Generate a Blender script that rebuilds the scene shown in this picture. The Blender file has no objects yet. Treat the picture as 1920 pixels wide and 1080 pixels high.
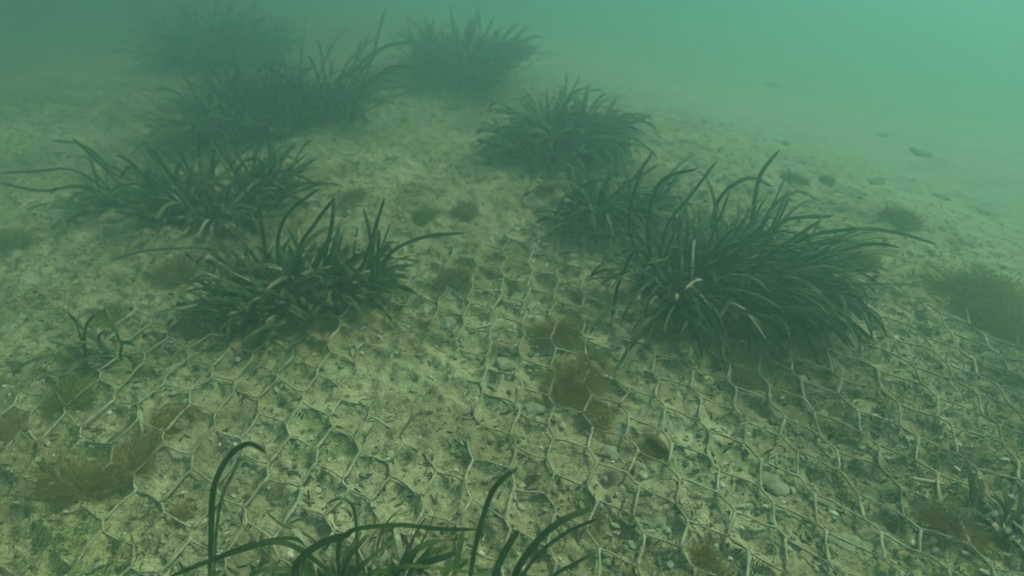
import bpy, math, random
import numpy as np
from mathutils import Vector, Matrix

SC = bpy.context.scene
COL = SC.collection
rnd = random.Random(7)
R = math.radians

# ------------------------------------------------------------------ camera
CAM_H = 0.70
PITCH, ROLL, FPX = R(36.8), math.atan(0.029), 1144.0
cd = bpy.data.cameras.new('camera')
cam = bpy.data.objects.new('camera', cd)
COL.objects.link(cam)
FW = Vector((0, math.cos(PITCH), -math.sin(PITCH)))
_r0, _u0 = Vector((1, 0, 0)), Vector((0, math.sin(PITCH), math.cos(PITCH)))
UP = _u0 * math.cos(ROLL) + _r0 * math.sin(ROLL)
RT = _r0 * math.cos(ROLL) - _u0 * math.sin(ROLL)
m = Matrix((RT, UP, -FW)).transposed().to_4x4()
m.translation = (0, 0, CAM_H)
cam.matrix_world = m
cd.sensor_width = 36
cd.lens = 36 * FPX / 1920
cd.clip_start, cd.clip_end = 0.02, 300
cd.dof.use_dof = True; cd.dof.focus_distance = 0.82; cd.dof.aperture_fstop = 3.2
SC.camera = cam

# ------------------------------------------------------------------ light
SUN_EL, SUN_AZ = R(46), R(48)          # azimuth clockwise from +Y (ahead and to the right)
w = bpy.data.worlds.new('World'); SC.world = w; w.use_nodes = True
nt = w.node_tree
sky = nt.nodes.new('ShaderNodeTexSky'); sky.sky_type = 'NISHITA'; sky.sun_disc = False
sky.sun_elevation = SUN_EL; sky.sun_rotation = SUN_AZ
bg = nt.nodes['Background']
nt.links.new(sky.outputs[0], bg.inputs[0]); bg.inputs[1].default_value = 0.065
sd = bpy.data.lights.new('sun', 'SUN'); sun = bpy.data.objects.new('sun', sd); COL.objects.link(sun)
sd.energy = 4.2; sd.angle = R(9); sd.color = (0.92, 1.0, 0.74)   # daylight after metres of green sea water
d = Vector((math.sin(SUN_AZ) * math.cos(SUN_EL), math.cos(SUN_AZ) * math.cos(SUN_EL), math.sin(SUN_EL)))
sun.rotation_euler = d.to_track_quat('Z', 'Y').to_euler()
SC.view_settings.view_transform = 'Standard'; SC.view_settings.look = 'None'
SC.view_settings.exposure = 0.56; SC.view_settings.gamma = 1
cy = SC.cycles
cy.use_denoising = True
cy.max_bounces = 6; cy.diffuse_bounces = 3; cy.glossy_bounces = 2; cy.transmission_bounces = 2
cy.volume_bounces = 3; cy.transparent_max_bounces = 8
cy.sample_clamp_indirect = 4
cy.filter_width = 1.6

# ------------------------------------------------------------------ numpy noise and terrain
class Noise:
    def __init__(s, seed):
        s.t = np.random.RandomState(seed).rand(256, 256) * 2 - 1
    def __call__(s, x, y):
        x = np.asarray(x, float); y = np.asarray(y, float)
        xi = np.floor(x).astype(int); yi = np.floor(y).astype(int)
        fx = x - xi; fy = y - yi
        fx = fx * fx * (3 - 2 * fx); fy = fy * fy * (3 - 2 * fy)
        a = s.t[xi & 255, yi & 255]; b = s.t[(xi + 1) & 255, yi & 255]
        c = s.t[xi & 255, (yi + 1) & 255]; e = s.t[(xi + 1) & 255, (yi + 1) & 255]
        return (a + (b - a) * fx) * (1 - fy) + (c + (e - c) * fx) * fy
N1, N2, N3 = Noise(1), Noise(2), Noise(3)
def rot(x, y, a):
    c, s_ = math.cos(a), math.sin(a)
    return x * c - y * s_, x * s_ + y * c
def fbm(n, x, y, sc, oc=3):
    v = 0; amp = 1
    for k in range(oc):
        u, q = rot(x / sc, y / sc, 0.6 + 1.1 * k)
        v = v + amp * n(u + 17.3 * k, q + 5.1 * k); sc = sc * 0.5; amp *= 0.5
    return v
def sstep(a, b, v):
    t = np.clip((v - a) / (b - a), 0, 1); return t * t * (3 - 2 * t)
def outer(x, y):
    # signed distance past the edge of the planted bank, to the right and ahead
    return (x - 0.52) * 0.84 + (y - 1.72) * 0.54
def macro(x, y):
    x = np.asarray(x, float); y = np.asarray(y, float)
    # the bed falls away to the right and ahead, beyond the planted bank
    s = outer(x, y)
    h = -0.10 * np.clip(s, 0, 9) * sstep(0.0, 1.3, s)
    # and sinks gently with distance everywhere
    h = h - 0.085 * np.clip(y - 1.25, 0, 14) * sstep(1.25, 2.0, y)
    h = h + 0.030 * fbm(N1, x, y, 0.9, 2) * sstep(0.2, 1.4, np.hypot(x, y - 0.6)) + 0.007 * fbm(N2, x + 9, y, 0.22, 2)
    return np.maximum(h, -3.4)
def ray(px, py):
    u, v = (px - 960) / FPX, -(py - 540) / FPX
    return FW + RT * u + UP * v
def G(px, py, dz=0.0):
    """point of the sea bed seen at that place of the photograph"""
    r = ray(px, py); z = 0.0
    for _ in range(30):
        t = (z + dz - CAM_H) / r.z
        x, y = r.x * t, r.y * t
        z = 0.5 * z + 0.5 * float(macro(x, y))
    return Vector((x, y, float(macro(x, y)) + dz))
def V(px, py, Y):
    """point on the vertical plane y = Y"""
    r = ray(px, py); t = Y / r.y
    return Vector((r.x * t, Y, CAM_H + r.z * t))
def mpp(p):
    """metres per photo pixel at a point"""
    return (p - Vector((0, 0, CAM_H))).dot(FW) / FPX

# ------------------------------------------------------------------ mesh helpers
def link(name, me, mat=None, parent=None):
    o = bpy.data.objects.new(name, me); COL.objects.link(o)
    if mat is not None and me is not None: me.materials.append(mat)
    if parent is not None: o.parent = parent
    return o
def empty(name, loc):
    o = bpy.data.objects.new(name, None); COL.objects.link(o); o.location = loc
    o.empty_display_size = 0.05
    return o
def tag(o, label=None, cat=None, group=None, kind=None):
    if label: o['label'] = label
    if cat: o['category'] = cat
    if group: o['group'] = group
    if kind: o['kind'] = kind
    return o
class MB:
    """collects vertices and faces, builds ONE mesh object"""
    def __init__(s): s.v, s.f = [], []
    def add(s, vs, fs):
        n = len(s.v); s.v.extend([tuple(p) for p in vs]); s.f.extend([tuple(i + n for i in f) for f in fs])
    def ribbon(s, pts, width, prof, twist=0.0, side=None):
        """a leaf blade: creased strip with a thin keel; pts = centre line"""
        n = len(pts); vs = []; fs = []
        for k, p in enumerate(pts):
            a = pts[max(k - 1, 0)]; b = pts[min(k + 1, n - 1)]
            t = (b - a).normalized()
            if side == 'view':
                sd_ = t.cross((Vector((0.0, 0.0, CAM_H)) - p).normalized())
            elif side is None:
                sd_ = t.cross(Vector((0, 0, 1)))
                if sd_.length < 0.15: sd_ = sd_ + Vector((0.3, 0.2, 0))
            else: sd_ = side - t * side.dot(t)
            if sd_.length < 1e-5: sd_ = Vector((1, 0, 0))
            sd_.normalize(); nr = sd_.cross(t)
            ang = twist * k / (n - 1)
            sw = sd_ * math.cos(ang) + nr * math.sin(ang); nr = sw.cross(t)
            wd = width * prof(k / (n - 1)) * 0.5
            vs += [p - sw * wd, p + nr * wd * 0.14, p + sw * wd, p + sw * wd - nr * 0.0002, p + nr * (wd * 0.10 - 0.0002), p - sw * wd - nr * 0.0002]
        for k in range(n - 1):
            i = 6 * k
            for a in (0, 1, 3, 4):      # face and back kept apart at the edges: a flat leaf, not a cord
                fs.append((i + a, i + a + 1, i + 7 + a, i + 6 + a))
        fs += [(5, 4, 3, 2, 1, 0), tuple(6 * n - 6 + a for a in range(6))]
        s.add(vs, fs)
    def tube(s, pts, rads, sides=6, cap=True):
        n = len(pts); vs = []; fs = []
        ref = Vector((0, 0, 1))
        for k, p in enumerate(pts):
            t = (pts[min(k + 1, n - 1)] - pts[max(k - 1, 0)]).normalized()
            r0 = ref if abs(t.dot(ref)) < 0.9 else Vector((1, 0, 0))
            u = t.cross(r0).normalized(); q = t.cross(u)
            for a in range(sides):
                c = 2 * math.pi * a / sides
                vs.append(p + (u * math.cos(c) + q * math.sin(c)) * rads[k])
        for k in range(n - 1):
            for a in range(sides):
                b = (a + 1) % sides
                fs.append((k * sides + a, k * sides + b, (k + 1) * sides + b, (k + 1) * sides + a))
        if cap: fs += [tuple(range(sides))[::-1], tuple((n - 1) * sides + a for a in range(sides))]
        s.add(vs, fs)
    def mesh(s, name, smooth=True):
        me = bpy.data.meshes.new(name); me.from_pydata(s.v, [], s.f); me.update()
        if smooth: me.polygons.foreach_set('use_smooth', [True] * len(me.polygons))
        return me
    def build(s, name, mat, parent=None, smooth=True):
        if parent is not None:
            L = parent.location
            s.v = [(x - L[0], y - L[1], z - L[2]) for x, y, z in s.v]
        return link(name, s.mesh(name, smooth), mat, parent)
_t = (1 + 5 ** 0.5) / 2
ICO_V = [Vector(v).normalized() for v in [(-1,_t,0),(1,_t,0),(-1,-_t,0),(1,-_t,0),(0,-1,_t),(0,1,_t),(0,-1,-_t),(0,1,-_t),(_t,0,-1),(_t,0,1),(-_t,0,-1),(-_t,0,1)]]
ICO_F = [(0,11,5),(0,5,1),(0,1,7),(0,7,10),(0,10,11),(1,5,9),(5,11,4),(11,10,2),(10,7,6),(7,1,8),(3,9,4),(3,4,2),(3,2,6),(3,6,8),(3,8,9),(4,9,5),(2,4,11),(6,2,10),(8,6,7),(9,8,1)]
def subdiv(V_, F_):
    V2 = list(V_); F2 = []; mid = {}
    def mm(a, b):
        k = (min(a, b), max(a, b))
        if k not in mid: mid[k] = len(V2); V2.append(((V2[a] + V2[b]) / 2).normalized())
        return mid[k]
    for a, b, c in F_:
        x, y, z = mm(a, b), mm(b, c), mm(c, a); F2 += [(a, x, z), (b, y, x), (c, z, y), (x, y, z)]
    return V2, F2
ICO2 = subdiv(ICO_V, ICO_F); ICO3 = subdiv(*ICO2)
def lump(mb, c, rx, ry, rz, ico=None, rough=0.25, yaw=0.0):
    Vv, Ff = ico or (ICO_V, ICO_F)
    ph = [rnd.uniform(0, 6.28) for _ in range(6)]
    out = []
    for v in Vv:
        k = 1 + rough * (math.sin(3.1 * v.x + ph[0]) * math.sin(2.7 * v.y + ph[1]) + 0.6 * math.sin(5.3 * v.z + ph[2] + 4 * v.x) + 0.4 * math.sin(8 * v.y + ph[3]))
        x, y, z = v.x * rx * k, v.y * ry * k, v.z * rz * k
        X, Y = rot(x, y, yaw)
        out.append(Vector((c[0] + X, c[1] + Y, c[2] + z)))
    mb.add(out, Ff)

# ------------------------------------------------------------------ materials
def mat(name, rough=0.85, spec=0.15):
    m_ = bpy.data.materials.new(name); m_.use_nodes = True
    b = m_.node_tree.nodes['Principled BSDF']
    b.inputs['Roughness'].default_value = rough
    b.inputs['Specular IOR Level'].default_value = spec
    return m_, m_.node_tree, b
def nd(t, kind, **kw):
    n = t.nodes.new(kind)
    for k, v in kw.items(): setattr(n, k, v)
    return n
def noise(t, vec, scale, detail=4, rough=0.55):
    n = nd(t, 'ShaderNodeTexNoise'); n.inputs['Scale'].default_value = scale
    n.inputs['Detail'].default_value = detail; n.inputs['Roughness'].default_value = rough
    t.links.new(vec, n.inputs['Vector']); return n.outputs['Fac']
def ramp(t, fac, stops, interp='LINEAR'):
    r = nd(t, 'ShaderNodeValToRGB'); r.color_ramp.interpolation = interp
    e = r.color_ramp.elements
    while len(e) < len(stops): e.new(0.5)
    for q, (p, c) in zip(e, stops):
        q.position = p; q.color = (*c, 1) if len(c) == 3 else c
    t.links.new(fac, r.inputs[0]); return r.outputs[0]
def mixc(t, fac, a, b, mode='MIX'):
    n = nd(t, 'ShaderNodeMix', data_type='RGBA', blend_type=mode)
    for inp, v in ((n.inputs[0], fac), (n.inputs[6], a), (n.inputs[7], b)):
        if hasattr(v, 'links') or hasattr(v, 'is_linked'): t.links.new(v, inp)
        elif isinstance(v, (int, float)): inp.default_value = v
        else: inp.default_value = (*v, 1)
    return n.outputs[2]
def bump(t, b, h, strength, dist):
    n = nd(t, 'ShaderNodeBump'); n.inputs['Strength'].default_value = strength
    n.inputs['Distance'].default_value = dist; t.links.new(h, n.inputs['Height'])
    t.links.new(n.outputs[0], b.inputs['Normal'])
def coords(t):
    return nd(t, 'ShaderNodeNewGeometry').outputs['Position']
def g3(v): return (v, v, v)

def seabed_material():
    m_, t, b = mat('silty sand', 0.95, 0.05)
    P = coords(t)
    base = ramp(t, noise(t, P, 5.5, 5), [(0.30, (0.155, 0.130, 0.068)), (0.46, (0.280, 0.250, 0.138)), (0.60, (0.375, 0.345, 0.20)), (0.75, (0.48, 0.44, 0.28))])
    # brown film of diatoms and turf
    film = ramp(t, noise(t, P, 3.1, 6, 0.62), [(0.48, g3(0)), (0.64, g3(0.75))])
    c = mixc(t, film, base, (0.18, 0.14, 0.062))
    yel = ramp(t, noise(t, P, 4.3, 3, 0.5), [(0.56, g3(0)), (0.70, g3(0.6))])
    c = mixc(t, yel, c, (0.27, 0.27, 0.085))
    # grains, flecks of shell and detritus
    g1 = ramp(t, noise(t, P, 135, 5, 0.75), [(0.34, g3(0.42)), (0.48, g3(0.95)), (0.66, g3(1.4))])
    c = mixc(t, 0.85, c, g1, 'MULTIPLY')
    g2 = ramp(t, noise(t, P, 34, 5, 0.65), [(0.36, g3(0.58)), (0.47, g3(0.98)), (0.7, g3(1.2))])
    c = mixc(t, 0.8, c, g2, 'MULTIPLY')
    vo = nd(t, 'ShaderNodeTexVoronoi'); vo.inputs['Scale'].default_value = 130; t.links.new(P, vo.inputs['Vector'])
    fleck = ramp(t, vo.outputs['Distance'], [(0.10, g3(1)), (0.17, g3(0))])
    sel = ramp(t, noise(t, P, 17, 2), [(0.55, g3(0)), (0.62, g3(0.8))])
    fm = nd(t, 'ShaderNodeMath', operation='MULTIPLY'); t.links.new(fleck, fm.inputs[0]); t.links.new(sel, fm.inputs[1])
    c = mixc(t, fm.outputs[0], c, (0.50, 0.50, 0.36))
    # clean pale sand beyond the bank
    dp = nd(t, 'ShaderNodeVectorMath', operation='DOT_PRODUCT'); dp.inputs[1].default_value = (0.84, 0.54, 0)
    t.links.new(P, dp.inputs[0])
    ad = nd(t, 'ShaderNodeMath', operation='MULTIPLY_ADD'); t.links.new(noise(t, P, 3.5, 5, 0.6), ad.inputs[0]); ad.inputs[1].default_value = 0.9; t.links.new(dp.outputs['Value'], ad.inputs[2])
    mr = nd(t, 'ShaderNodeMapRange'); mr.inputs['From Min'].default_value = 1.72; mr.inputs['From Max'].default_value = 2.15; t.links.new(ad.outputs[0], mr.inputs['Value'])
    pale = mixc(t, 0.6, (0.31, 0.345, 0.225), ramp(t, noise(t, P, 9, 5, 0.6), [(0.33, g3(0.55)), (0.5, g3(1.0))]), 'MULTIPLY')
    c = mixc(t, mr.outputs[0], c, pale)
    t.links.new(c, b.inputs['Base Color'])
    hh = mixc(t, 0.5, noise(t, P, 120, 4, 0.7), noise(t, P, 45, 5, 0.7))
    bump(t, b, hh, 1.0, 0.009)
    return m_
def leaf_material(name, dark, mid, old, crust, crust_amt):
    m_, t, b = mat(name, 0.85, 0.08)
    P = coords(t); geo = nd(t, 'ShaderNodeNewGeometry')
    c = ramp(t, geo.outputs['Random Per Island'], [(0.0, dark), (0.5, mid), (0.72, mid), (0.9, old), (1.0, (old[0] * 1.5, old[1] * 1.4, old[2] * 1.3))])
    k = ramp(t, noise(t, P, 70, 5, 0.7), [(0.62 - crust_amt, g3(0)), (0.78 - crust_amt, g3(0.85))])
    c = mixc(t, k, c, crust)
    t.links.new(c, b.inputs['Base Color'])
    bump(t, b, noise(t, P, 260, 3, 0.6), 0.5, 0.002)
    return m_
def plain(name, stops, scale, rough=0.9, spec=0.1, bs=0.5, bd=0.003, sc2=None):
    m_, t, b = mat(name, rough, spec)
    P = coords(t)
    t.links.new(ramp(t, noise(t, P, scale, 5, 0.65), stops), b.inputs['Base Color'])
    bump(t, b, noise(t, P, sc2 or scale * 3, 4, 0.6), bs, bd)
    return m_
def island(name, stops, rough=0.9, spec=0.1):
    m_, t, b = mat(name, rough, spec)
    geo = nd(t, 'ShaderNodeNewGeometry')
    c = ramp(t, geo.outputs['Random Per Island'], stops)
    c = mixc(t, 0.6, c, ramp(t, noise(t, coords(t), 220, 3), [(0.3, g3(0.55)), (0.7, g3(1.3))]), 'MULTIPLY')
    t.links.new(c, b.inputs['Base Color'])
    return m_

M_BED = seabed_material()
M_LEAF = leaf_material('seagrass leaf', (0.015, 0.028, 0.009), (0.040, 0.066, 0.020), (0.090, 0.085, 0.040), (0.24, 0.235, 0.165), 0.09)
M_LEAFN = leaf_material('bright seagrass leaf', (0.028, 0.046, 0.010), (0.050, 0.076, 0.016), (0.075, 0.075, 0.025), (0.15, 0.15, 0.10), 0.09)
M_OLD = leaf_material('encrusted old leaf', (0.09, 0.085, 0.05), (0.20, 0.18, 0.11), (0.36, 0.31, 0.21), (0.38, 0.36, 0.26), 0.16)
M_ROOT = plain('matted roots and detritus', [(0.3, (0.018, 0.022, 0.012)), (0.6, (0.045, 0.048, 0.024)), (0.8, (0.09, 0.085, 0.045))], 60, bs=0.9, bd=0.006)
M_WIRE = plain('silted wire', [(0.30, (0.15, 0.135, 0.08)), (0.5, (0.30, 0.28, 0.175)), (0.70, (0.48, 0.46, 0.31))], 26, bs=0.8, bd=0.002, sc2=300)
M_TUFT = island('brown filamentous algae', [(0, (0.24, 0.165, 0.055)), (0.6, (0.34, 0.25, 0.09)), (1, (0.44, 0.36, 0.16))])
M_TUFTG = island('olive filamentous algae', [(0, (0.16, 0.15, 0.045)), (0.6, (0.26, 0.25, 0.085)), (1, (0.36, 0.34, 0.14))])
M_STONE = plain('pale silted stone', [(0.3, (0.15, 0.135, 0.08)), (0.5, (0.24, 0.235, 0.15)), (0.7, (0.32, 0.31, 0.21))], 60, bs=0.5, bd=0.002)
M_DARKST = plain('dark overgrown stone', [(0.3, (0.10, 0.11, 0.065)), (0.7, (0.17, 0.19, 0.11))], 60)
M_SHELL = plain('bleached shell', [(0.3, (0.52, 0.50, 0.38)), (0.7, (0.78, 0.75, 0.62))], 80, rough=0.5, spec=0.4)
M_STRAW = plain('pale dead stem', [(0.3, (0.34, 0.33, 0.20)), (0.7, (0.50, 0.48, 0.32))], 120)
M_RUST = plain('reddish brown leaf scrap', [(0.3, (0.07, 0.04, 0.018)), (0.7, (0.15, 0.08, 0.035))], 70)
M_GRIT = island('rubble grains', [(0, (0.10, 0.09, 0.055)), (0.4, (0.24, 0.225, 0.14)), (0.8, (0.40, 0.38, 0.26)), (1, (0.58, 0.56, 0.42))])
M_SLIV = island('dark plant litter', [(0, (0.03, 0.035, 0.018)), (0.5, (0.07, 0.065, 0.03)), (0.85, (0.14, 0.12, 0.06)), (1, (0.33, 0.31, 0.2))])
M_TURF = island('short algal turf', [(0, (0.10, 0.095, 0.04)), (0.5, (0.17, 0.175, 0.08)), (1, (0.28, 0.29, 0.16))])
M_SNOW = plain('drifting flake', [(0.3, (0.5, 0.52, 0.42)), (0.7, (0.7, 0.7, 0.6))], 200)

# ------------------------------------------------------------------ chicken wire, laid out first: silt has gathered along it
NODES = {
 (-12, 3):(358, 585, 359, 595), (-12, 4):(319, 627, 319, 645), (-12, 5):(277, 672, 273, 689), (-12, 6):(223, 741, 221, 760), (-12, 7):(158, 810, 156, 839),
 (-11, 3):(398, 620, 398, 635), (-11, 6):(262, 768, 265, 797), (-10, 2):(467, 595, 469, 610), (-10, 3):(433, 639, 435, 658), (-10, 4):(401, 695, 402, 714),
 (-10, 5):(359, 741, 361, 766), (-10, 6):(312, 818, 310, 841), (-10, 7):(256, 895, 260, 926), (-9, 1):(535, 585, 537, 602), (-9, 2):(508, 629, 508, 643),
 (-9, 3):(476, 670, 475, 685), (-9, 4):(442, 722, 443, 743), (-9, 6):(364, 860, 364, 887), (-8, 1):(573, 616, 577, 633), (-8, 2):(548, 656, 552, 677),
 (-8, 3):(523, 710, 525, 722), (-8, 4):(490, 756, 489, 785), (-7, -1):(660, 566, 661, 577), (-7, 1):(617, 652, 621, 668), (-7, 2):(598, 697, 598, 710),
 (-7, 3):(573, 743, 571, 762), (-7, 4):(542, 807, 546, 832), (-7, 5):(508, 878, 506, 907), (-6, 0):(685, 637, 689, 650), (-6, 3):(621, 791, 626, 812),
 (-6, 4):(597, 853, 596, 880), (-3, -5):(885, 533, 887, 548), (-3, -4):(876, 565, 882, 577), (-3, -3):(868, 598, 870, 617), (-2, -6):(938, 514, 946, 527),
 (-2, -5):(937, 554, 941, 565), (-2, -2):(910, 678, 914, 699), (-2, -1):(900, 725, 904, 744), (-2, 2):(873, 912, 884, 944), (-1, -6):(989, 544, 994, 550),
 (-1, -5):(982, 576, 988, 594), (-1, -4):(977, 615, 984, 635), (-1, -3):(973, 667, 981, 683), (-1, -2):(965, 712, 980, 734), (-1, -1):(967, 765, 974, 783),
 (-1, 0):(958, 823, 969, 846), (-1, 1):(956, 885, 965, 923), (-1, 2):(946, 983, 958, 1000), (0, -11):(1047, 416, 1054, 421), (0, -10):(1045, 437, 1052, 450),
 (0, -9):(1042, 467, 1052, 479), (0, -6):(1037, 562, 1041, 575), (0, -4):(1031, 646, 1042, 665), (0, -3):(1031, 696, 1042, 712), (0, -2):(1028, 750, 1040, 771),
 (0, -1):(1026, 806, 1038, 833), (0, 0):(1026, 869, 1040, 898), (0, 1):(1024, 935, 1042, 973), (1, -11):(1089, 427, 1100, 439), (1, -10):(1090, 452, 1094, 460),
 (1, -9):(1092, 481, 1097, 496), (1, -8):(1088, 513, 1098, 525), (1, -7):(1087, 550, 1096, 565), (1, -6):(1087, 587, 1102, 600), (1, -5):(1091, 632, 1098, 644),
 (1, -2):(1094, 785, 1110, 812), (1, -1):(1102, 852, 1117, 880), (1, 0):(1100, 925, 1119, 949), (2, -11):(1136, 440, 1145, 450), (2, -10):(1140, 470, 1151, 481),
 (2, -8):(1145, 544, 1155, 555), (2, -7):(1144, 577, 1157, 592), (2, -3):(1162, 767, 1178, 790), (2, -2):(1171, 830, 1196, 854), (2, -1):(1175, 896, 1198, 920),
 (2, 0):(1186, 979, 1206, 1010), (3, -5):(1222, 702, 1234, 717), (3, -4):(1227, 754, 1246, 773), (3, -3):(1241, 819, 1258, 840), (3, -2):(1250, 881, 1272, 904),
 (3, -1):(1267, 954, 1287, 985), (4, -6):(1283, 683, 1298, 702), (4, -5):(1292, 735, 1311, 754), (4, -4):(1308, 798, 1328, 821), (4, -3):(1324, 865, 1346, 890),
 (4, -2):(1345, 933, 1375, 971), (5, -7):(1355, 680, 1367, 690), (5, -6):(1361, 718, 1377, 735), (5, -5):(1373, 777, 1398, 802), (5, -4):(1393, 840, 1423, 871),
 (5, -3):(1423, 923, 1446, 954), (5, -2):(1450, 1000, 1469, 1021), (6, -8):(1403, 652, 1424, 675), (6, -7):(1419, 706, 1441, 732), (6, -6):(1440, 760, 1469, 790),
 (6, -5):(1462, 827, 1492, 857), (6, -4):(1492, 904, 1523, 938), (6, -3):(1527, 995, 1544, 1008), (7, -8):(1481, 702, 1500, 722), (7, -7):(1504, 756, 1525, 781),
 (7, -6):(1533, 827, 1565, 856), (7, -5):(1567, 894, 1600, 933), (7, -4):(1613, 984, 1646, 1010), (8, -9):(1556, 702, 1574, 719), (8, -8):(1568, 747, 1602, 777),
 (8, -7):(1610, 820, 1642, 845), (8, -6):(1645, 886, 1681, 925), (8, -5):(1690, 981, 1721, 1004), (9, -10):(1617, 685, 1642, 702), (9, -9):(1650, 740, 1681, 765),
 (9, -8):(1683, 808, 1717, 830), (10, -11):(1683, 677, 1712, 698), (10, -10):(1723, 727, 1754, 754), (11, -10):(1837, 790, 1865, 808),}

def project(p):
    v = p - Vector((0, 0, CAM_H)); dz = v.dot(FW)
    return 960 + FPX * v.dot(RT) / dz, 540 - FPX * v.dot(UP) / dz, dz
def wire_plan():
    """knots of the wire on the bed: least squares surface through the surveyed knots plus local residual"""
    D1, D2 = 0.21, 0.22
    P, Q = [], []
    for (i, j), (ax, ay, bx, by) in NODES.items():
        P.append((i, j)); Q.append((ax, ay)); P.append((i + D1, j + D2)); Q.append((bx, by))
    P, Q = np.array(P, float), np.array(Q, float)
    Qg = np.array([tuple(G(*q))[:2] for q in Q])          # ground metres
    def basis(p):
        i, j = p[:, 0] / 10, p[:, 1] / 10
        return np.stack([i * 0 + 1, i, j, i * i, i * j, j * j], 1)
    cf = np.linalg.lstsq(basis(P), Qg, rcond=None)[0]
    res = Qg - basis(P) @ cf
    def where(i, j, b):
        p = np.array([[i + D1 * b, j + D2 * b]], float)
        d2 = ((P - p) ** 2).sum(1); wq = np.exp(-d2 / 1.1)
        g = (basis(p) @ cf)[0]
        if d2.min() < 1e-9: g = g + res[d2.argmin()]
        else: g = g + (wq[:, None] * res).sum(0) / (wq.sum() + 0.15)
        r2 = random.Random(i * 91 + j * 17 + b)
        if d2.min() > 1e-9: g = g + np.array([r2.uniform(-1, 1), r2.uniform(-1, 1)]) * 0.006
        return float(g[0]), float(g[1])
    # far edge of the sheet
    ex = [-400, 60, 200, 330, 480, 640, 740, 880, 1000, 1180, 1420, 1600, 1750, 1920, 2600]
    ey = [900, 690, 620, 560, 540, 560, 500, 470, 408, 405, 480, 590, 575, 600, 640]
    cache = {}
    def node(i, j, b_):
        if (i, j, b_) not in cache:
            x, y = where(i, j, b_); z = float(macro(x, y))
            px, py, dz = project(Vector((x, y, z)))
            ok = dz > 0.12 and py > np.interp(px, ex, ey) - 4 and -420 < px < 2500 and py < 1500
            cache[(i, j, b_)] = (x, y, ok)
        return cache[(i, j, b_)]
    segs = []
    for i in range(-26, 27):
        for j in range(-26, 27):
            A, B = node(i, j, 0), node(i, j, 1)
            if A[1] > 2 or A[1] < -0.1: continue
            for a, c, r_, wob in ((A, B, 0.00158, 0.0018), (B, node(i + 1, j, 0), 0.00140, 0.0026), (B, node(i, j + 1, 0), 0.0020, 0.0016)):
                if not (a[2] and c[2]): continue
                if math.hypot(a[0] - c[0], a[1] - c[1]) > 0.13: continue
                k1, k2 = rnd.uniform(-1, 1), rnd.uniform(-1, 1)
                L_ = math.hypot(c[0] - a[0], c[1] - a[1]); sx, sy = -(c[1] - a[1]) / L_, (c[0] - a[0]) / L_
                pl = []
                for k in range(11):
                    s_ = k / 10; o_ = (math.sin(math.pi * s_) * k1 + math.sin(2 * math.pi * s_) * k2 * 0.6) * wob
                    pl.append((a[0] + (c[0] - a[0]) * s_ + sx * o_, a[1] + (c[1] - a[1]) * s_ + sy * o_))
                segs.append((pl, r_))
    return segs
SEGS = wire_plan()

# ------------------------------------------------------------------ sea bed (one sheet)
def micro(x, y):
    near = 1 - sstep(2.2, 4.5, np.hypot(x, y - 0.3))
    h = 0.0038 * fbm(N2, x, y, 0.050, 4)
    a = fbm(N3, x + 3, y, 0.024, 3)
    h = h + 0.0042 * a
    pit = np.clip(fbm(N1, x - 4, y + 2, 0.021, 2) - 0.45, 0, 1)
    h = h - 0.013 * pit
    r_ = 1 - np.abs(fbm(N3, x, y + 7, 0.018, 2))
    h = h + 0.0032 * r_
    return h * near * (1 - 0.8 * sstep(-0.1, 0.35, outer(x, y)))
def axis(lo, hi, step, far, n=70):
    mid = np.arange(lo, hi + step / 2, step)
    k = np.arange(1, n + 1)
    q = 1.5
    g = step * k + (far - step * n) * (k / n) ** 3.2
    return np.concatenate([(lo - g)[::-1], mid, hi + g])
xs, ys = axis(-1.75, 1.75, 0.0042, 44), axis(0.18, 2.5, 0.0048, 44)
X, Y = np.meshgrid(xs, ys)
# silt drifted along the wires, hollows inside the cells
DW = np.full(X.shape, 0.05)
for pl, r_ in SEGS:
    q = np.array(pl); x0, x1 = q[:, 0].min() - 0.02, q[:, 0].max() + 0.02; y0, y1 = q[:, 1].min() - 0.02, q[:, 1].max() + 0.02
    a0, a1 = np.searchsorted(xs, [x0, x1]); b0, b1 = np.searchsorted(ys, [y0, y1])
    if a1 <= a0 or b1 <= b0: continue
    gx, gy = X[b0:b1, a0:a1], Y[b0:b1, a0:a1]; dmin = DW[b0:b1, a0:a1]
    for k in range(10):
        ax_, ay_ = q[k]; bx_, by_ = q[k + 1] - q[k]
        tt = np.clip(((gx - ax_) * bx_ + (gy - ay_) * by_) / (bx_ * bx_ + by_ * by_ + 1e-12), 0, 1)
        dmin = np.minimum(dmin, np.hypot(gx - ax_ - tt * bx_, gy - ay_ - tt * by_))
    DW[b0:b1, a0:a1] = dmin
def silt(x, y): return np.clip(0.5 + 0.75 * fbm(N1, x + 6, y - 3, 0.11, 3), 0, 1.4)
Z = macro(X, Y) + micro(X, Y) + 0.0060 * silt(X, Y) * np.exp(-(DW / 0.0062) ** 2) - 0.0030 * sstep(0.006, 0.022, DW) * (DW < 0.045)
nx, ny = len(xs), len(ys)
me = bpy.data.meshes.new('seabed')
me.vertices.add(nx * ny)
me.vertices.foreach_set('co', np.stack([X, Y, Z], -1).astype(np.float32).ravel())
ii = (np.arange(ny - 1)[:, None] * nx + np.arange(nx - 1)[None, :]).ravel()
q4 = np.stack([ii, ii + 1, ii + nx + 1, ii + nx], 1)
me.loops.add(q4.size); me.polygons.add(len(q4))
me.loops.foreach_set('vertex_index', q4.ravel().astype(np.int32))
me.polygons.foreach_set('loop_start', (np.arange(len(q4)) * 4).astype(np.int32))
me.polygons.foreach_set('use_smooth', np.ones(len(q4), bool))
me.update(); me.validate()
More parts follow.
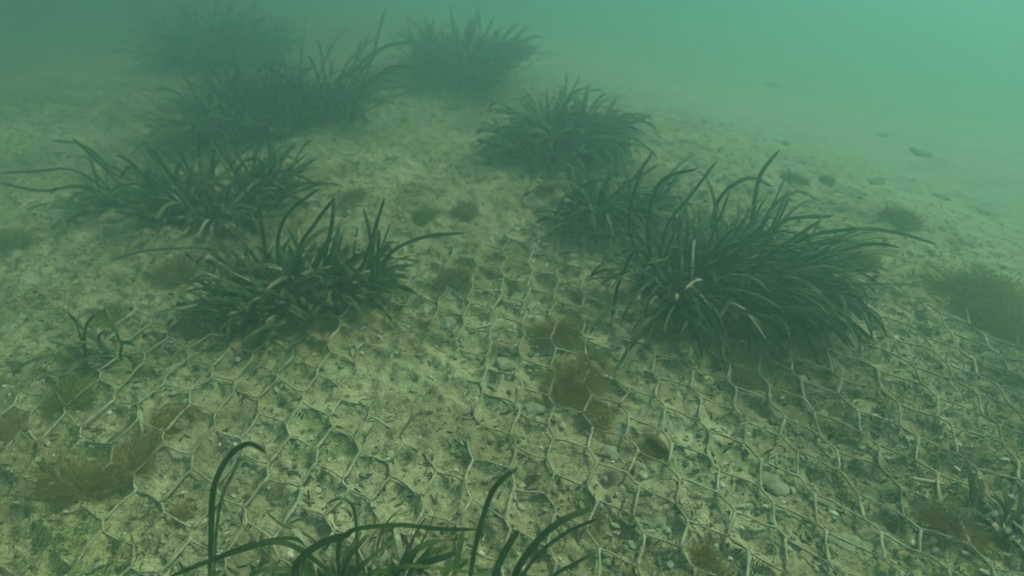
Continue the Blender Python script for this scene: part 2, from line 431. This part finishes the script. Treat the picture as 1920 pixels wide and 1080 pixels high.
tag(link('seabed', me, M_BED), 'silty sand and rubble sea bed under the netting and seagrass', None, kind='structure')
def hz(x, y):
    a = min(max(int(np.searchsorted(xs, x)) - 1, 0), nx - 2); c = min(max(int(np.searchsorted(ys, y)) - 1, 0), ny - 2)
    u = (x - xs[a]) / (xs[a + 1] - xs[a]); v = (y - ys[c]) / (ys[c + 1] - ys[c])
    return float((Z[c, a] * (1 - u) + Z[c, a + 1] * u) * (1 - v) + (Z[c + 1, a] * (1 - u) + Z[c + 1, a + 1] * u) * v)

# ------------------------------------------------------------------ the wire itself
def bump_at(px, py, cx, cy_, sx, sy): return math.exp(-(((px - cx) / sx) ** 2 + ((py - cy_) / sy) ** 2))
wmb = MB()
for pl, r_ in SEGS:
    pts, rr = [], []
    for k, (x, y) in enumerate(pl):
        z0 = float(macro(x, y)); px, py, dz = project(Vector((x, y, z0)))
        bury = 0.014 * bump_at(px, py, 745, 690, 110, 95) + 0.010 * bump_at(px, py, 800, 810, 75, 110) + 0.009 * bump_at(px, py, 1150, 670, 70, 50) \
            + 0.011 * bump_at(px, py, 1190, 690, 60, 40) + 0.009 * float(sstep(260, 60, px)) * float(N2(x * 7, y * 7) * 0.7 + 0.6) + 0.007 * bump_at(px, py, 230, 1000, 190, 110) * float(N3(x * 9, y * 9) * 0.8 + 0.7)
        lift = 0.0112 + 0.0028 * float(N1(x * 10, y * 10)) + 0.0012 * float(N2(x * 60, y * 60)) - bury
        z = z0 + lift; g = hz(x, y)
        if z < g + r_ * 0.6 and bury < 0.004: z = 0.2 * z + 0.8 * (g + r_ * 0.8)
        pts.append(Vector((x, y, z))); rr.append(r_ * rnd.uniform(0.62, 1.38) * (1.2 if k in (0, 10) else 1))
    wmb.tube(pts, rr, 6)
wm = wmb.build('wire_mesh', M_WIRE)
tag(wm, 'pale encrusted hexagonal chicken wire sheet pinned over the sea bed', 'netting')

# ------------------------------------------------------------------ water haze
bpy_box = MB()
lo, hi = (-41, -41, -4.7), (41, 41, 0.98)
c8 = [(x, y, z) for x in (lo[0], hi[0]) for y in (lo[1], hi[1]) for z in (lo[2], hi[2])]
bpy_box.add(c8, [(0, 1, 3, 2), (4, 6, 7, 5), (0, 4, 5, 1), (2, 3, 7, 6), (0, 2, 6, 4), (1, 5, 7, 3)])
mh = bpy.data.materials.new('turbid green water'); mh.use_nodes = True
t = mh.node_tree; t.nodes.clear()
out = nd(t, 'ShaderNodeOutputMaterial'); pv = nd(t, 'ShaderNodeVolumePrincipled')
pv.inputs['Color'].default_value = (0.46, 0.78, 0.72, 1)
pv.inputs['Absorption Color'].default_value = (0.0, 0.0, 0.0, 1)
pv.inputs['Density'].default_value = 0.61
pv.inputs['Anisotropy'].default_value = 0.84
t.links.new(pv.outputs[0], out.inputs['Volume'])
haze = bpy_box.build('haze', mh, smooth=False)
tag(haze, 'turbid green sea water filling the whole view', None, kind='stuff')

# ------------------------------------------------------------------ seagrass
def prof_leaf(s_): return (0.55 + 0.45 * min(1, s_ * 5)) * (1 if s_ < 0.86 else math.sqrt(max(0.03, 1 - ((s_ - 0.86) / 0.14) ** 2)))
def smooth_path(P, n):
    """Catmull-Rom through the points"""
    P = [P[0] * 2 - P[1]] + list(P) + [P[-1] * 2 - P[-2]]
    out = []; m_ = len(P) - 3
    for k in range(n + 1):
        u = k / n * m_; i = min(int(u), m_ - 1); f = u - i
        a, b, c, d_ = P[i:i + 4]
        out.append(0.5 * ((2 * b) + (c - a) * f + (2 * a - 5 * b + 4 * c - d_) * f * f + (3 * b - a - 3 * c + d_) * f ** 3))
    return out
def grown(b, az, L_, th0, th1, curve=0.0, n=14, r_=rnd):
    """centre line of a blade rooted at b: leans towards az, from elevation th0 to th1"""
    p = Vector(b); out = [p.copy()]; st = L_ / n
    kink = r_.uniform(-0.22, 0.22)
    for k in range(n):
        s_ = (k + 0.5) / n
        th = th0 + (th1 - th0) * s_ ** 1.7 + kink * math.sin(7 * s_)
        a = az + curve * s_
        p = p + Vector((math.cos(a) * math.cos(th), math.sin(a) * math.cos(th), math.sin(th))) * st
        g = float(macro(p.x, p.y)) + 0.006
        if p.z < g: p.z = g + 0.002 * (k % 2)
        out.append(p.copy())
    return out
def clump(label, base_px, rx_px, ry_px, count, len_rng, tilt, bias, leaves=(), wid=0.0075, old=0.12, mound=0.03, group='seagrass clumps on the sea bed', seed=0, mat_l=None, bias_k=0.5, lay=None):
    """bias = azimuth the blades lean to (radians, 0 = right, pi/2 = away)"""
    r_ = random.Random(seed + 100)
    c = G(*base_px); mp = mpp(c)
    root = empty('seagrass_clump', c); tag(root, label, 'seagrass', group)
    rx, ry = rx_px * mp, ry_px * mp / max(0.35, abs((c - Vector((0, 0, CAM_H))).normalized().z))
    mb, mo = MB(), MB()
    shoots = []                       # leaves stand in shoots of a few, unevenly spread
    for k in range(max(8, count // 9)):
        shoots.append((r_.uniform(0, 2 * math.pi), math.sqrt(r_.random()), r_.gauss(0, 0.5), r_.uniform(0.7, 1.15)))
    for k in range(count):
        a, q, da, ls = r_.choice(shoots)
        bx, by = c.x + rx * q * math.cos(a), c.y + ry * q * math.sin(a)
        bx += r_.gauss(0, 0.007); by += r_.gauss(0, 0.007)
        b = Vector((bx, by, float(macro(bx, by)) - 0.004))
        az = math.atan2(math.sin(a) * 0.8 * q + bias_k * math.sin(bias) + r_.gauss(0, 0.7), math.cos(a) * q + bias_k * math.cos(bias) + r_.gauss(0, 0.7))
        az += da; L_ = r_.uniform(*len_rng) * (1.15 - 0.3 * q) * ls
        th0 = R(r_.uniform(46, 88)) - 0.35 * q; th1 = R(r_.gauss(*tilt))
        is_old = r_.random() < old
        if is_old: L_ *= r_.uniform(0.45, 0.85); th1 -= 0.4
        (mo if is_old else mb).ribbon(grown(b, az, L_, th0, th1, r_.uniform(-0.8, 0.8), 13, r_), wid * r_.uniform(0.72, 1.2), prof_leaf, r_.uniform(-1.2, 1.2))
    mb.build('foliage', mat_l or M_LEAF, root)
    if mo.v:
        o = mo.build('dead_foliage', M_OLD, root); tag(o, 'pale encrusted old leaves')
    rm = MB()
    for k in range(14):
        a = r_.uniform(0, 6.28); q = math.sqrt(r_.random())
        x, y = c.x + rx * q * 0.72 * math.cos(a), c.y + ry * q * 0.72 * math.sin(a)
        lump(rm, (x, y, float(macro(x, y)) - 0.002), rx * r_.uniform(0.25, 0.42), ry * r_.uniform(0.25, 0.42), mound * 0.7 * r_.uniform(0.5, 1.1), ICO3, 0.28, a)
    rm.build('root_mat', M_ROOT, root)
    for lf in leaves:
        path, Y0, Y1, w_ = lf[0], lf[1], lf[2], lf[3]
        mt_ = lf[4] if len(lf) > 4 else (mat_l or M_LEAF)
        pts = []; n = len(path)
        base = G(*path[0])
        for k, (px, py) in enumerate(path):
            s_ = k / (n - 1)
            yy = base.y + Y0 + (Y1 - Y0) * s_
            p = V(px, py, yy) if k else base.copy()
            g = float(macro(p.x, p.y)) + 0.008
            if p.z < g: p = G(px, py, 0.010)
            pts.append(p)
        mb2 = MB()
        mb2.ribbon(smooth_path(pts, 22), w_ * (0.88 if mt_ is M_LEAFN else 0.74), prof_leaf, r_.uniform(0.3, 0.9) * r_.choice((-1, 1)), 'view')
        mb2.build('leaf', mt_, root)
    return root
LN = M_LEAFN
# left middle clump, in front of the hazy ones
clump('dark seagrass clump left of centre with short bent leaves, growing out of the netting', (555, 565), 145, 36, 560, (0.06, 0.175), (-20, 34), 1.2,
 [([(430, 500), (390, 468), (330, 466), (265, 472), (203, 490)], 0, -0.02, 0.0075),
  ([(505, 545), (497, 470), (488, 400), (480, 350)], 0, 0.02, 0.008),
  ([(530, 540), (520, 460), (540, 400), (600, 352)], 0, 0.03, 0.008),
  ([(560, 545), (560, 470), (590, 420), (628, 370)], 0, 0.03, 0.009),
  ([(600, 545), (610, 480), (622, 420), (626, 372)], 0, 0.02, 0.010),
  ([(668, 540), (690, 470), (706, 420), (721, 370)], 0, 0.0, 0.009),
  ([(700, 560), (698, 480), (692, 430), (681, 390)], 0, 0.0, 0.009),
  ([(705, 560), (708, 500), (711, 430)], 0, 0.0, 0.0085),
  ([(705, 545), (730, 478), (790, 446), (866, 437)], 0, 0.01, 0.009),
  ([(440, 545), (400, 485), (380, 490), (345, 530)], 0, -0.05, 0.009, M_OLD),
  ([(715, 560), (716, 575), (726, 590), (735, 601)], 0, -0.03, 0.007)],
 old=0.36, seed=1, wid=0.0076, mound=0.05)
# right clump
clump('large dense seagrass clump right of centre, its long leaves streaming right over the netting', (1345, 548), 138, 50, 860, (0.08, 0.265), (-38, 34), 0.0,
 [([(1215, 520), (1180, 430), (1195, 340), (1225, 282)], 0, 0.05, 0.008),
  ([(1225, 520), (1215, 420), (1240, 340), (1310, 316)], 0, 0.03, 0.010),
  ([(1405, 480), (1412, 400), (1425, 330), (1462, 280)], 0, 0.0, 0.012),
  ([(1330, 480), (1345, 380), (1400, 335), (1450, 350)], 0, 0.0, 0.009),
  ([(1400, 500), (1440, 400), (1490, 360), (1530, 372)], 0, 0.05, 0.010),
  ([(1400, 520), (1460, 425), (1500, 408), (1562, 406)], 0, 0.05, 0.009),
  ([(1420, 520), (1500, 450), (1600, 430), (1680, 436), (1757, 459)], 0, -0.02, 0.010),
  ([(1460, 560), (1540, 535), (1630, 533), (1728, 534)], 0, -0.02, 0.008),
  ([(1430, 540), (1500, 520), (1580, 590), (1640, 640)], 0, -0.12, 0.010),
  ([(1420, 560), (1480, 540), (1540, 590), (1592, 650)], 0, -0.14, 0.010),
  ([(1300, 590), (1350, 566), (1395, 580), (1440, 640)], 0, -0.12, 0.007, M_OLD),
  ([(1260, 560), (1200, 470), (1165, 520), (1150, 570)], 0, -0.03, 0.008),
  ([(1450, 520), (1520, 480), (1575, 500), (1618, 470)], 0, 0, 0.008),
  ([(1235, 530), (1248, 430), (1300, 360), (1345, 300)], 0, 0.08, 0.008)],
 old=0.16, seed=2, bias_k=1.0, mound=0.06, wid=0.0057)
clump('small seagrass clump tucked behind the left side of the large right clump', (1150, 415), 62, 16, 190, (0.10, 0.23), (-30, 26), 0.2,
 [([(1120, 410), (1085, 375), (1090, 350), (1130, 335)], 0, 0, 0.008), ([(1170, 410), (1180, 350), (1195, 325), (1212, 300)], 0, 0.04, 0.008)], seed=3, old=0.1, mound=0.02)
clump('seagrass tuft in the left haze with a few stiff leaves reaching left', (225, 375), 50, 18, 46, (0.08, 0.19), (6, 24), 3.0,
 [([(235, 370), (190, 300), (150, 270), (96, 264)], 0, 0.05, 0.008), ([(240, 365), (200, 320), (165, 285), (135, 258)], 0, 0.02, 0.009),
  ([(220, 380), (150, 350), (80, 358), (-5, 342)], 0, -0.05, 0.010), ([(225, 375), (140, 320), (60, 322), (-5, 325)], 0, -0.03, 0.008)], seed=4, old=0.15, mound=0.02)
clump('hazy seagrass clump directly behind the dark left of centre clump', (410, 395), 110, 28, 280, (0.10, 0.24), (-5, 28), 1.4,
 [([(380, 380), (350, 310), (330, 270), (300, 232)], 0, 0.0, 0.009), ([(400, 370), (400, 300), (405, 255)], 0, 0.0, 0.008),
  ([(420, 380), (450, 310), (485, 300), (498, 330)], 0, 0.0, 0.008), ([(470, 390), (520, 325), (560, 330), (600, 350)], 0, 0.02, 0.008)], seed=5, old=0.18, mound=0.03)
clump('rounded seagrass clump on the bare bed behind the middle of the netting', (1045, 280), 98, 24, 620, (0.10, 0.23), (-40, 26), 0.1,
 [([(1150, 270), (1170, 215), (1195, 225), (1222, 214)], 0, 0, 0.010), ([(1080, 270), (1062, 200), (1080, 170), (1108, 165)], 0, 0, 0.006)], seed=6, old=0.05, bias_k=0.35, mound=0.03)
clump('tall dark mass of seagrass in the upper left haze', (465, 240), 112, 34, 700, (0.12, 0.27), (0, 28), 1.3, [([(535, 265), (543, 225), (536, 195), (548, 182)], 0, -0.02, 0.012, M_OLD)], seed=7, old=0.06, mound=0.05)
clump('faint seagrass stand on the right flank of the dark upper left mass', (600, 225), 60, 18, 120, (0.20, 0.40), (-2, 26), 0.2, [([(610, 220), (630, 165), (655, 165), (668, 195)], 0, 0, 0.011)], seed=8, old=0.06, mound=0.03)
clump('farthest dark seagrass mass at the top edge of the view, left', (420, 120), 88, 22, 520, (0.18, 0.35), (5, 28), 1.2, seed=9, old=0.03, wid=0.010, mound=0.05)
clump('faint seagrass clump near the top of the view, left of the middle', (885, 150), 50, 16, 420, (0.15, 0.29), (-5, 28), 0.9, seed=10, old=0.03, wid=0.010, mound=0.05)
clump('barely visible low seagrass patch left of the faint top clump', (800, 132), 42, 10, 80, (0.14, 0.26), (5, 26), 2.0, seed=11, old=0.03, mound=0.03)
clump('sparse seagrass seedling with curled leaves at the left edge of the netting', (215, 672), 46, 12, 16, (0.06, 0.13), (-15, 22), 3.0,
 [([(165, 690), (158, 645), (162, 610), (178, 590)], 0, 0.0, 0.007), ([(200, 670), (165, 655), (130, 648), (92, 640)], 0, -0.02, 0.006),
  ([(215, 672), (190, 655), (185, 632), (198, 618)], 0, -0.0, 0.006), ([(230, 675), (180, 690), (130, 693), (85, 700)], 0, -0.03, 0.006)], seed=12, old=0.2, mound=0.010, wid=0.006)
clump('nearest seagrass plant at the bottom edge with long olive leaves arching left and right', (680, 1110), 170, 34, 60, (0.03, 0.10), (-25, 26), 1.5,
 [([(392, 1130), (396, 1000), (400, 920), (425, 862), (465, 832), (500, 850)], 0, 0.02, 0.0066, LN),
  ([(398, 1130), (410, 960), (440, 880), (452, 850)], 0.01, 0.03, 0.0043, M_OLD),
  ([(640, 1090), (540, 1020), (440, 1035), (310, 1085)], 0.0, -0.03, 0.0062, LN),
  ([(600, 1060), (560, 1012), (480, 1018), (400, 1046)], 0.03, 0.0, 0.0055, LN),
  ([(560, 1110), (555, 1060), (600, 1020), (660, 1000)], 0, 0, 0.0094, LN),
  ([(640, 1120), (640, 1010), (730, 985), (830, 992), (895, 993)], 0, 0.03, 0.0055, LN),
  ([(875, 1130), (890, 1030), (915, 940), (940, 900), (972, 877)], 0, 0.02, 0.0059, LN),
  ([(915, 1130), (935, 1060), (955, 1020), (972, 994)], 0, 0.02, 0.0086, LN),
  ([(945, 1130), (980, 1050), (1040, 985), (1112, 951)], 0, 0.02, 0.0078, LN),
  ([(950, 1130), (1000, 1050), (1060, 1000), (1122, 972)], 0.01, 0.03, 0.0047, LN),
  ([(785, 1075), (800, 1055), (830, 1045), (860, 1035)], 0, -0.02, 0.0086, LN),
  ([(700, 1125), (740, 1066), (830, 1066), (920, 1080)], 0, 0, 0.0047, LN),
  ([(1010, 1110), (1040, 1078), (1075, 1058), (1105, 1042)], 0, 0, 0.0047, LN),
  ([(670, 1060), (665, 960), (640, 935), (612, 945)], 0, 0.0, 0.0047, M_OLD),
  ([(520, 1060), (470, 1000), (430, 960), (410, 925)], 0, 0.0, 0.0031, M_OLD),
  ([(610, 1030), (570, 1000), (530, 985), (500, 960)], 0, 0.0, 0.0031, LN),
  ([(765, 1050), (775, 1010), (785, 990), (800, 970)], 0, 0.0, 0.0031, M_OLD)],
 seed=13, old=0.45, mat_l=M_LEAFN, mound=0.016, wid=0.006)
clump('dark brownish seagrass stub at the bottom right corner of the netting', (1890, 1000), 60, 46, 46, (0.03, 0.075), (-20, 25), 2.5, seed=14, old=0.75, mound=0.016, wid=0.006)

# ------------------------------------------------------------------ tufts of filamentous algae
M_HOLD = plain('silted algal holdfast', [(0.3, (0.09, 0.075, 0.03)), (0.7, (0.15, 0.13, 0.055))], 70)
def tuft(label, px, py, rpx, flat=0.7, mt=None, dens=1.0, seed=0):
    r_ = random.Random(seed * 13 + 5)
    c = G(px, py + rpx * 0.35); rr = rpx * mpp(c)
    root = empty('algae_tuft', c)
    tag(root, label, 'algae', 'fuzzy tufts of brown algae')
    mb = MB(); n = int(1050 * dens * min(3.0, max(0.6, rr / 0.03)))
    lobes = [(r_.gauss(0, 0.30), r_.gauss(0, 0.30), r_.uniform(0.6, 1.15)) for _ in range(6)]
    for k in range(n):
        lx, ly, ls = lobes[k % 6]
        a = r_.uniform(0, 6.28); el = math.asin(min(1, max(0.02, r_.random() ** 0.6)))
        dv = Vector((math.cos(a) * math.cos(el), math.sin(a) * math.cos(el), math.sin(el) * flat))
        q = r_.random() ** 0.5 * 0.5
        b = c + Vector((rr * (lx + math.cos(a) * q * 0.7), rr * (ly + math.sin(a) * q * 0.7), 0)); b.z = float(macro(b.x, b.y)) - 0.001
        L_ = rr * ls * r_.uniform(0.4, 1.0) * (1.05 - q)
        p = b.copy(); pts = [p.copy()]; w_ = Vector((0, 0, 0))
        for s_ in range(5):
            w_ += Vector((r_.gauss(0, 1), r_.gauss(0, 1), r_.gauss(0, 1))) * 0.35
            p = p + (dv + w_).normalized() * L_ / 5 * 1.25
            p.z = max(p.z, float(macro(p.x, p.y)) + 0.002); pts.append(p.copy())
        th = 0.00042 * max(1.0, mpp(c) / 0.0009)
        mb.tube(pts, [th, th, th * 0.9, th * 0.8, th * 0.7, th * 0.4], 3, False)
    mb.build('filaments', mt or M_TUFT, root)
    core = MB(); lump(core, (c.x, c.y, c.z - rr * 0.05), rr * 0.36, rr * 0.36, rr * 0.16 * flat, ICO3, 0.3)
    core.build('holdfast', M_HOLD, root)
TG = M_TUFTG
for k, a in enumerate([
 ('round brown fuzzy tuft beside the middle of the netting, right of the left clump', 848, 515, 36, 1.0, None, 1.5),
 ('brown tuft on bare sand behind the upright leaves of the left clump', 664, 364, 30, 0.8, None, 1.0),
 ('faint brown tuft in mid distance between the two big clumps', 872, 388, 34, 0.6, None, 1.0),
 ('brown tuft just before the small clump behind the netting', 1028, 355, 20, 0.8, None, 1.0),
 ('brown fuzzy patch on the netting right of the pale straw', 1040, 612, 44, 0.5, None, 1.3),
 ('wide brown fuzz filling several wire cells in the middle of the netting', 1075, 700, 62, 0.35, None, 1.6),
 ('brown fuzz in wire cells below the wide middle patch', 1110, 770, 42, 0.35, None, 1.2),
 ('olive tuft on the wire under the right clump', 1365, 665, 26, 0.7, TG, 1.0),
 ('brown fuzz right below the olive tuft at the foot of the right clump', 1395, 705, 36, 0.35, None, 1.2),
 ('large golden brown tuft on the lower left sand', 140, 885, 58, 0.7, None, 1.8),
 ('wide dull brown tuft between wires, right of the golden brown one', 262, 850, 56, 0.5, None, 1.5),
 ('large fuzzy brown bank at the right edge behind the netting', 1840, 535, 80, 0.2, None, 0.9),
 ('low brown tuft at the right edge, in front of the large brown bank', 1885, 590, 60, 0.35, None, 1.4),
 ('blurred brown tuft on pale sand beyond the long right leaf', 1690, 402, 38, 0.7, None, 1.2),
 ('brown tuft between the right clump and the large brown bank', 1610, 475, 40, 0.5, None, 1.2),
 ('small dark tuft far out on the pale sand behind the right clump', 1548, 335, 20, 1.1, None, 1.2),
 ('pale brown tuft behind the tips of the right clump', 1490, 330, 26, 0.8, None, 1.0),
 ('olive tuft on the left sand, above the seedling', 205, 578, 34, 0.5, TG, 1.0),
 ('olive green fuzz at the left edge near the seedling', 120, 735, 52, 0.45, TG, 1.4),
 ('brown tuft in the bottom wire cells right of the nearest plant', 1330, 1035, 36, 0.5, None, 1.3),
 ('brown fuzz at the bottom right corner beside the dark stub', 1790, 975, 60, 0.35, None, 1.4),
 ('brown tuft tangled in the wire at the lower right', 1210, 838, 24, 0.4, None, 1.0),
 ('olive tuft on sand at the far left edge', 30, 440, 44, 0.4, TG, 1.0),
 ('low olive tuft behind the left clump, on open sand', 800, 400, 30, 0.5, TG, 0.9),
 ('brown tuft at the left edge low down', 15, 800, 40, 0.45, None, 1.2),
 ('brown fuzz under the roots of the left clump, on its left side', 330, 500, 40, 0.6, None, 1.0),
 ('olive fuzz inside the large wire cell below the left clump', 478, 640, 28, 0.4, TG, 1.0),
 ('brown tuft on the netting between the middle patch and right clump', 1235, 610, 34, 0.5, None, 1.0),
 ('brown fuzz low in the left netting above the golden brown tuft', 330, 770, 34, 0.3, None, 1.0),
 ('brown tuft in the nearest left wire cells', 340, 960, 30, 0.3, None, 1.0)]):
    tuft(*a, seed=k)

# ------------------------------------------------------------------ stones, shells, scraps
def stone(name, label, cat, px, py, rpx, mt, flat=0.5, stretch=1.0, grp=None, rough=0.10, sink=0.3):
    c = G(px, py); r_ = rpx * mpp(c)
    mb = MB(); lump(mb, (c.x, c.y, c.z + r_ * flat * (1 - sink) * 0.6), r_ * stretch, r_, r_ * flat, ICO3, rough, rnd.uniform(0, 3))
    o = mb.build(name, mt); tag(o, label, cat, grp)
    return o
for a in [('pale round stone at the left rim of the middle netting', 838, 608, 21), ('pale green stone inside a wire cell left of the brown fuzz', 948, 686, 26),
          ('pale stone in the cell directly below the first pale green one', 1002, 768, 21), ('pale stone half buried in the lower middle netting', 1140, 850, 24),
          ('large smooth pale stone in the lower right netting', 1450, 912, 36), ('pale lump in the bottom right cells near the large smooth stone', 1585, 1020, 34),
          ('pale stone in the bottom cells right of the arching leaf', 1225, 980, 28), ('pale lump beside the brown tuft at the bottom of the netting', 1420, 1062, 24)]:
    stone('stone', a[0], 'stone', a[1], a[2], a[3] * 0.72, M_STONE, 0.34, 1.15, 'pale stones among the wire', 0.3, 0.75)
for a in [('dark elongated object lying far out on the pale sand, upper right', 1727, 289, 19, 2.0), ('small dark lump far out beyond the small clump', 1324, 256, 10, 1.3), ('tiny dark lump near the farthest visible sand', 1355, 234, 9, 1.2),
          ('dark flat scrap on the far sand above the brown right tuft', 1652, 254, 14, 1.6), ('small dark lump left of the elongated dark object', 1526, 296, 9, 1.4), ('dark lump on the far sand above the right clump tips', 1473, 268, 12, 1.4),
          ('faint dark lump in the farthest right haze', 1448, 160, 18, 1.5), ('low dark lump right of the small dark tuft', 1645, 342, 18, 1.8), ('long low dark scrap at the right above the brown bank', 1850, 400, 15, 2.0),
          ('dark lump on sand above the long right leaf', 1765, 370, 16, 1.8), ('dark lump at the foot of the rounded hazy clump', 998, 296, 15, 1.3)]:
    stone('stone', a[0], 'stone', a[1], a[2], a[3] * 0.7, M_DARKST, 0.28, a[4], 'dark lumps on the far sand', 0.18)
for a in [('bright shell at the foot of the large right clump', 1320, 608, 11), ('white shell chip on the wire above the middle netting', 996, 490, 5), ('tiny white shell chip on the upper wires', 1094, 503, 4),
          ('white shell chip on the far right wires', 1617, 672, 4), ('white shell chip beside the golden brown tuft', 66, 900, 6), ('white shell chip above the arching left leaf', 414, 833, 5),
          ('tiny shell chip caught on the wire in the lower middle', 1196, 852, 4), ('shell chip on the wire beside the large smooth stone', 1420, 912, 4), ('pale shell chip low on the left sand', 344, 924, 6),
          ('shell chip in the left wires, upper', 417, 595, 3), ('shell chip under the left clump roots', 553, 592, 4), ('pale shell chip at the left sand edge', 106, 778, 6), ('dull shell in the root zone of the left clump', 640, 590, 5)]:
    stone('shell', a[0], 'shell', a[1], a[2], a[3] * 0.75, M_SHELL, 0.4, 1.4, 'bleached shell chips', 0.15, 0.1)
def stick(name, label, cat, p, wpx, mt, lift=0.008):
    P = [G(x, y, lift) for x, y in p]; mb = MB(); w_ = wpx * mpp(P[0]) / 2
    q = smooth_path(P, 8); mb.tube(q, [w_ * (0.6 + 0.4 * math.sin(math.pi * (k + 1) / 10)) for k in range(9)], 6)
    o = mb.build(name, mt); tag(o, label, cat); return o
stick('straw', 'pale straw lying level across the middle netting', 'straw', [(886, 617), (908, 612), (930, 608)], 6, M_STRAW)
stick('straw', 'pale tapering stick lying on the right netting', 'straw', [(1708, 897), (1735, 902), (1770, 908)], 9, M_STRAW)
stick('straw', 'thin dark straw on the rubble between the left netting and the middle', 'straw', [(683, 826), (694, 807), (703, 794)], 4, M_SLIV)
stick('straw', 'thin green straw on the rubble near the thin dark straw', 'straw', [(752, 813), (764, 795), (776, 780)], 4, M_LEAFN)
stick('straw', 'short pale twig upright in a left wire cell', 'straw', [(265, 808), (264, 790), (262, 770)], 8, M_STRAW, 0.01)
stick('leaf_scrap', 'reddish brown leaf scrap in a wire cell of the lower middle', 'leaf', [(1214, 822), (1232, 830), (1248, 846)], 22, M_RUST)
stick('leaf_scrap', 'small orange leaf scrap at the right edge of the netting', 'leaf', [(1876, 893), (1890, 897), (1900, 902)], 8, M_RUST)
stick('leaf_scrap', 'tiny red scrap caught on the left wire', 'leaf', [(545, 823), (552, 822), (560, 820)], 6, M_RUST)
stick('leaf_scrap', 'dark leaf scrap lying under the left clump edge', 'leaf', [(332, 570), (355, 571), (378, 565)], 12, M_SLIV)

# ------------------------------------------------------------------ loose cover (stuff)
nprng = np.random.RandomState(5)
def scatter(n, ymax=2.6):
    out = []
    while len(out) < n:
        if out and float(outer(*out[-1])) > nprng.uniform(-0.1, 0.35): out.pop()
        y = 0.25 + (ymax - 0.25) * nprng.rand() ** 1.5; x = (nprng.rand() * 2 - 1) * (0.62 + 0.95 * y)
        out.append((x, y))
    return out
gm = MB()
for x, y in scatter(25000):
    dens = float(fbm(N2, x + 40, y, 0.25, 2))
    if nprng.rand() > 0.55 + 0.6 * dens: continue
    s_ = 0.0013 + 0.0042 * nprng.rand() ** 4
    lump(gm, (x, y, hz(x, y) + s_ * 0.15), s_ * 1.3, s_, s_ * 0.7, None, 0.3, nprng.rand() * 6)
tag(gm.build('gravel', M_GRIT, smooth=False), 'loose grit and shell crumbs strewn over the sea bed', None, kind='stuff')
sm = MB()
for x, y in scatter(8500):
    L_ = 0.004 + 0.014 * nprng.rand() ** 2; a = nprng.rand() * 6.28
    dx, dy = math.cos(a) * L_ / 2, math.sin(a) * L_ / 2
    pts = [Vector((x + dx * k, y + dy * k, hz(x + dx * k, y + dy * k) + 0.0015 + 0.0015 * nprng.rand())) for k in (-1, 0, 1)]
    sm.ribbon(pts, 0.0012 + 0.0025 * nprng.rand(), lambda s: 0.4 + 0.6 * math.sin(math.pi * (0.15 + 0.7 * s)), nprng.rand() * 2)
tag(sm.build('plant_litter', M_SLIV), 'dark slivers of dead plant litter lying on the silt', None, kind='stuff')
tm = MB()
for x, y in scatter(15000, 2.2):
    dn = float(fbm(N3, x * 1.0 + 11, y, 0.30, 3))
    if dn < 0.12: continue
    g = hz(x, y)
    for k in range(4):
        a = nprng.rand() * 6.28; h_ = 0.003 + 0.007 * nprng.rand(); l_ = 0.003 + 0.006 * nprng.rand()
        b = Vector((x + nprng.randn() * 0.004, y + nprng.randn() * 0.004, g - 0.001))
        tp = b + Vector((math.cos(a) * l_, math.sin(a) * l_, h_)); md = b.lerp(tp, 0.5) + Vector((0, 0, h_ * 0.25))
        tm.tube([b, md, tp], [0.0006, 0.0005, 0.0003], 3, False)
tag(tm.build('algal_turf', M_TURF), 'short brownish algal turf growing in patches on the bed', None, kind='stuff')
pm = MB()
for k in range(500):
    t_ = 0.35 + 1.9 * nprng.rand() if k < 460 else 0.20 + 0.25 * nprng.rand(); px, py = nprng.rand() * 1920, nprng.rand() * 1080
    p = Vector((0, 0, CAM_H)) + ray(px, py) * t_
    if p.z < float(macro(p.x, p.y)) + 0.02: continue
    s_ = (0.0004 + 0.0005 * nprng.rand() ** 2) * (1 if k < 460 else 0.45)
    lump(pm, p, s_ * 1.6, s_, s_, None, 0.3, nprng.rand() * 6)
tag(pm.build('suspended_flakes', M_SNOW), 'tiny pale flakes drifting in the water', None, kind='stuff')
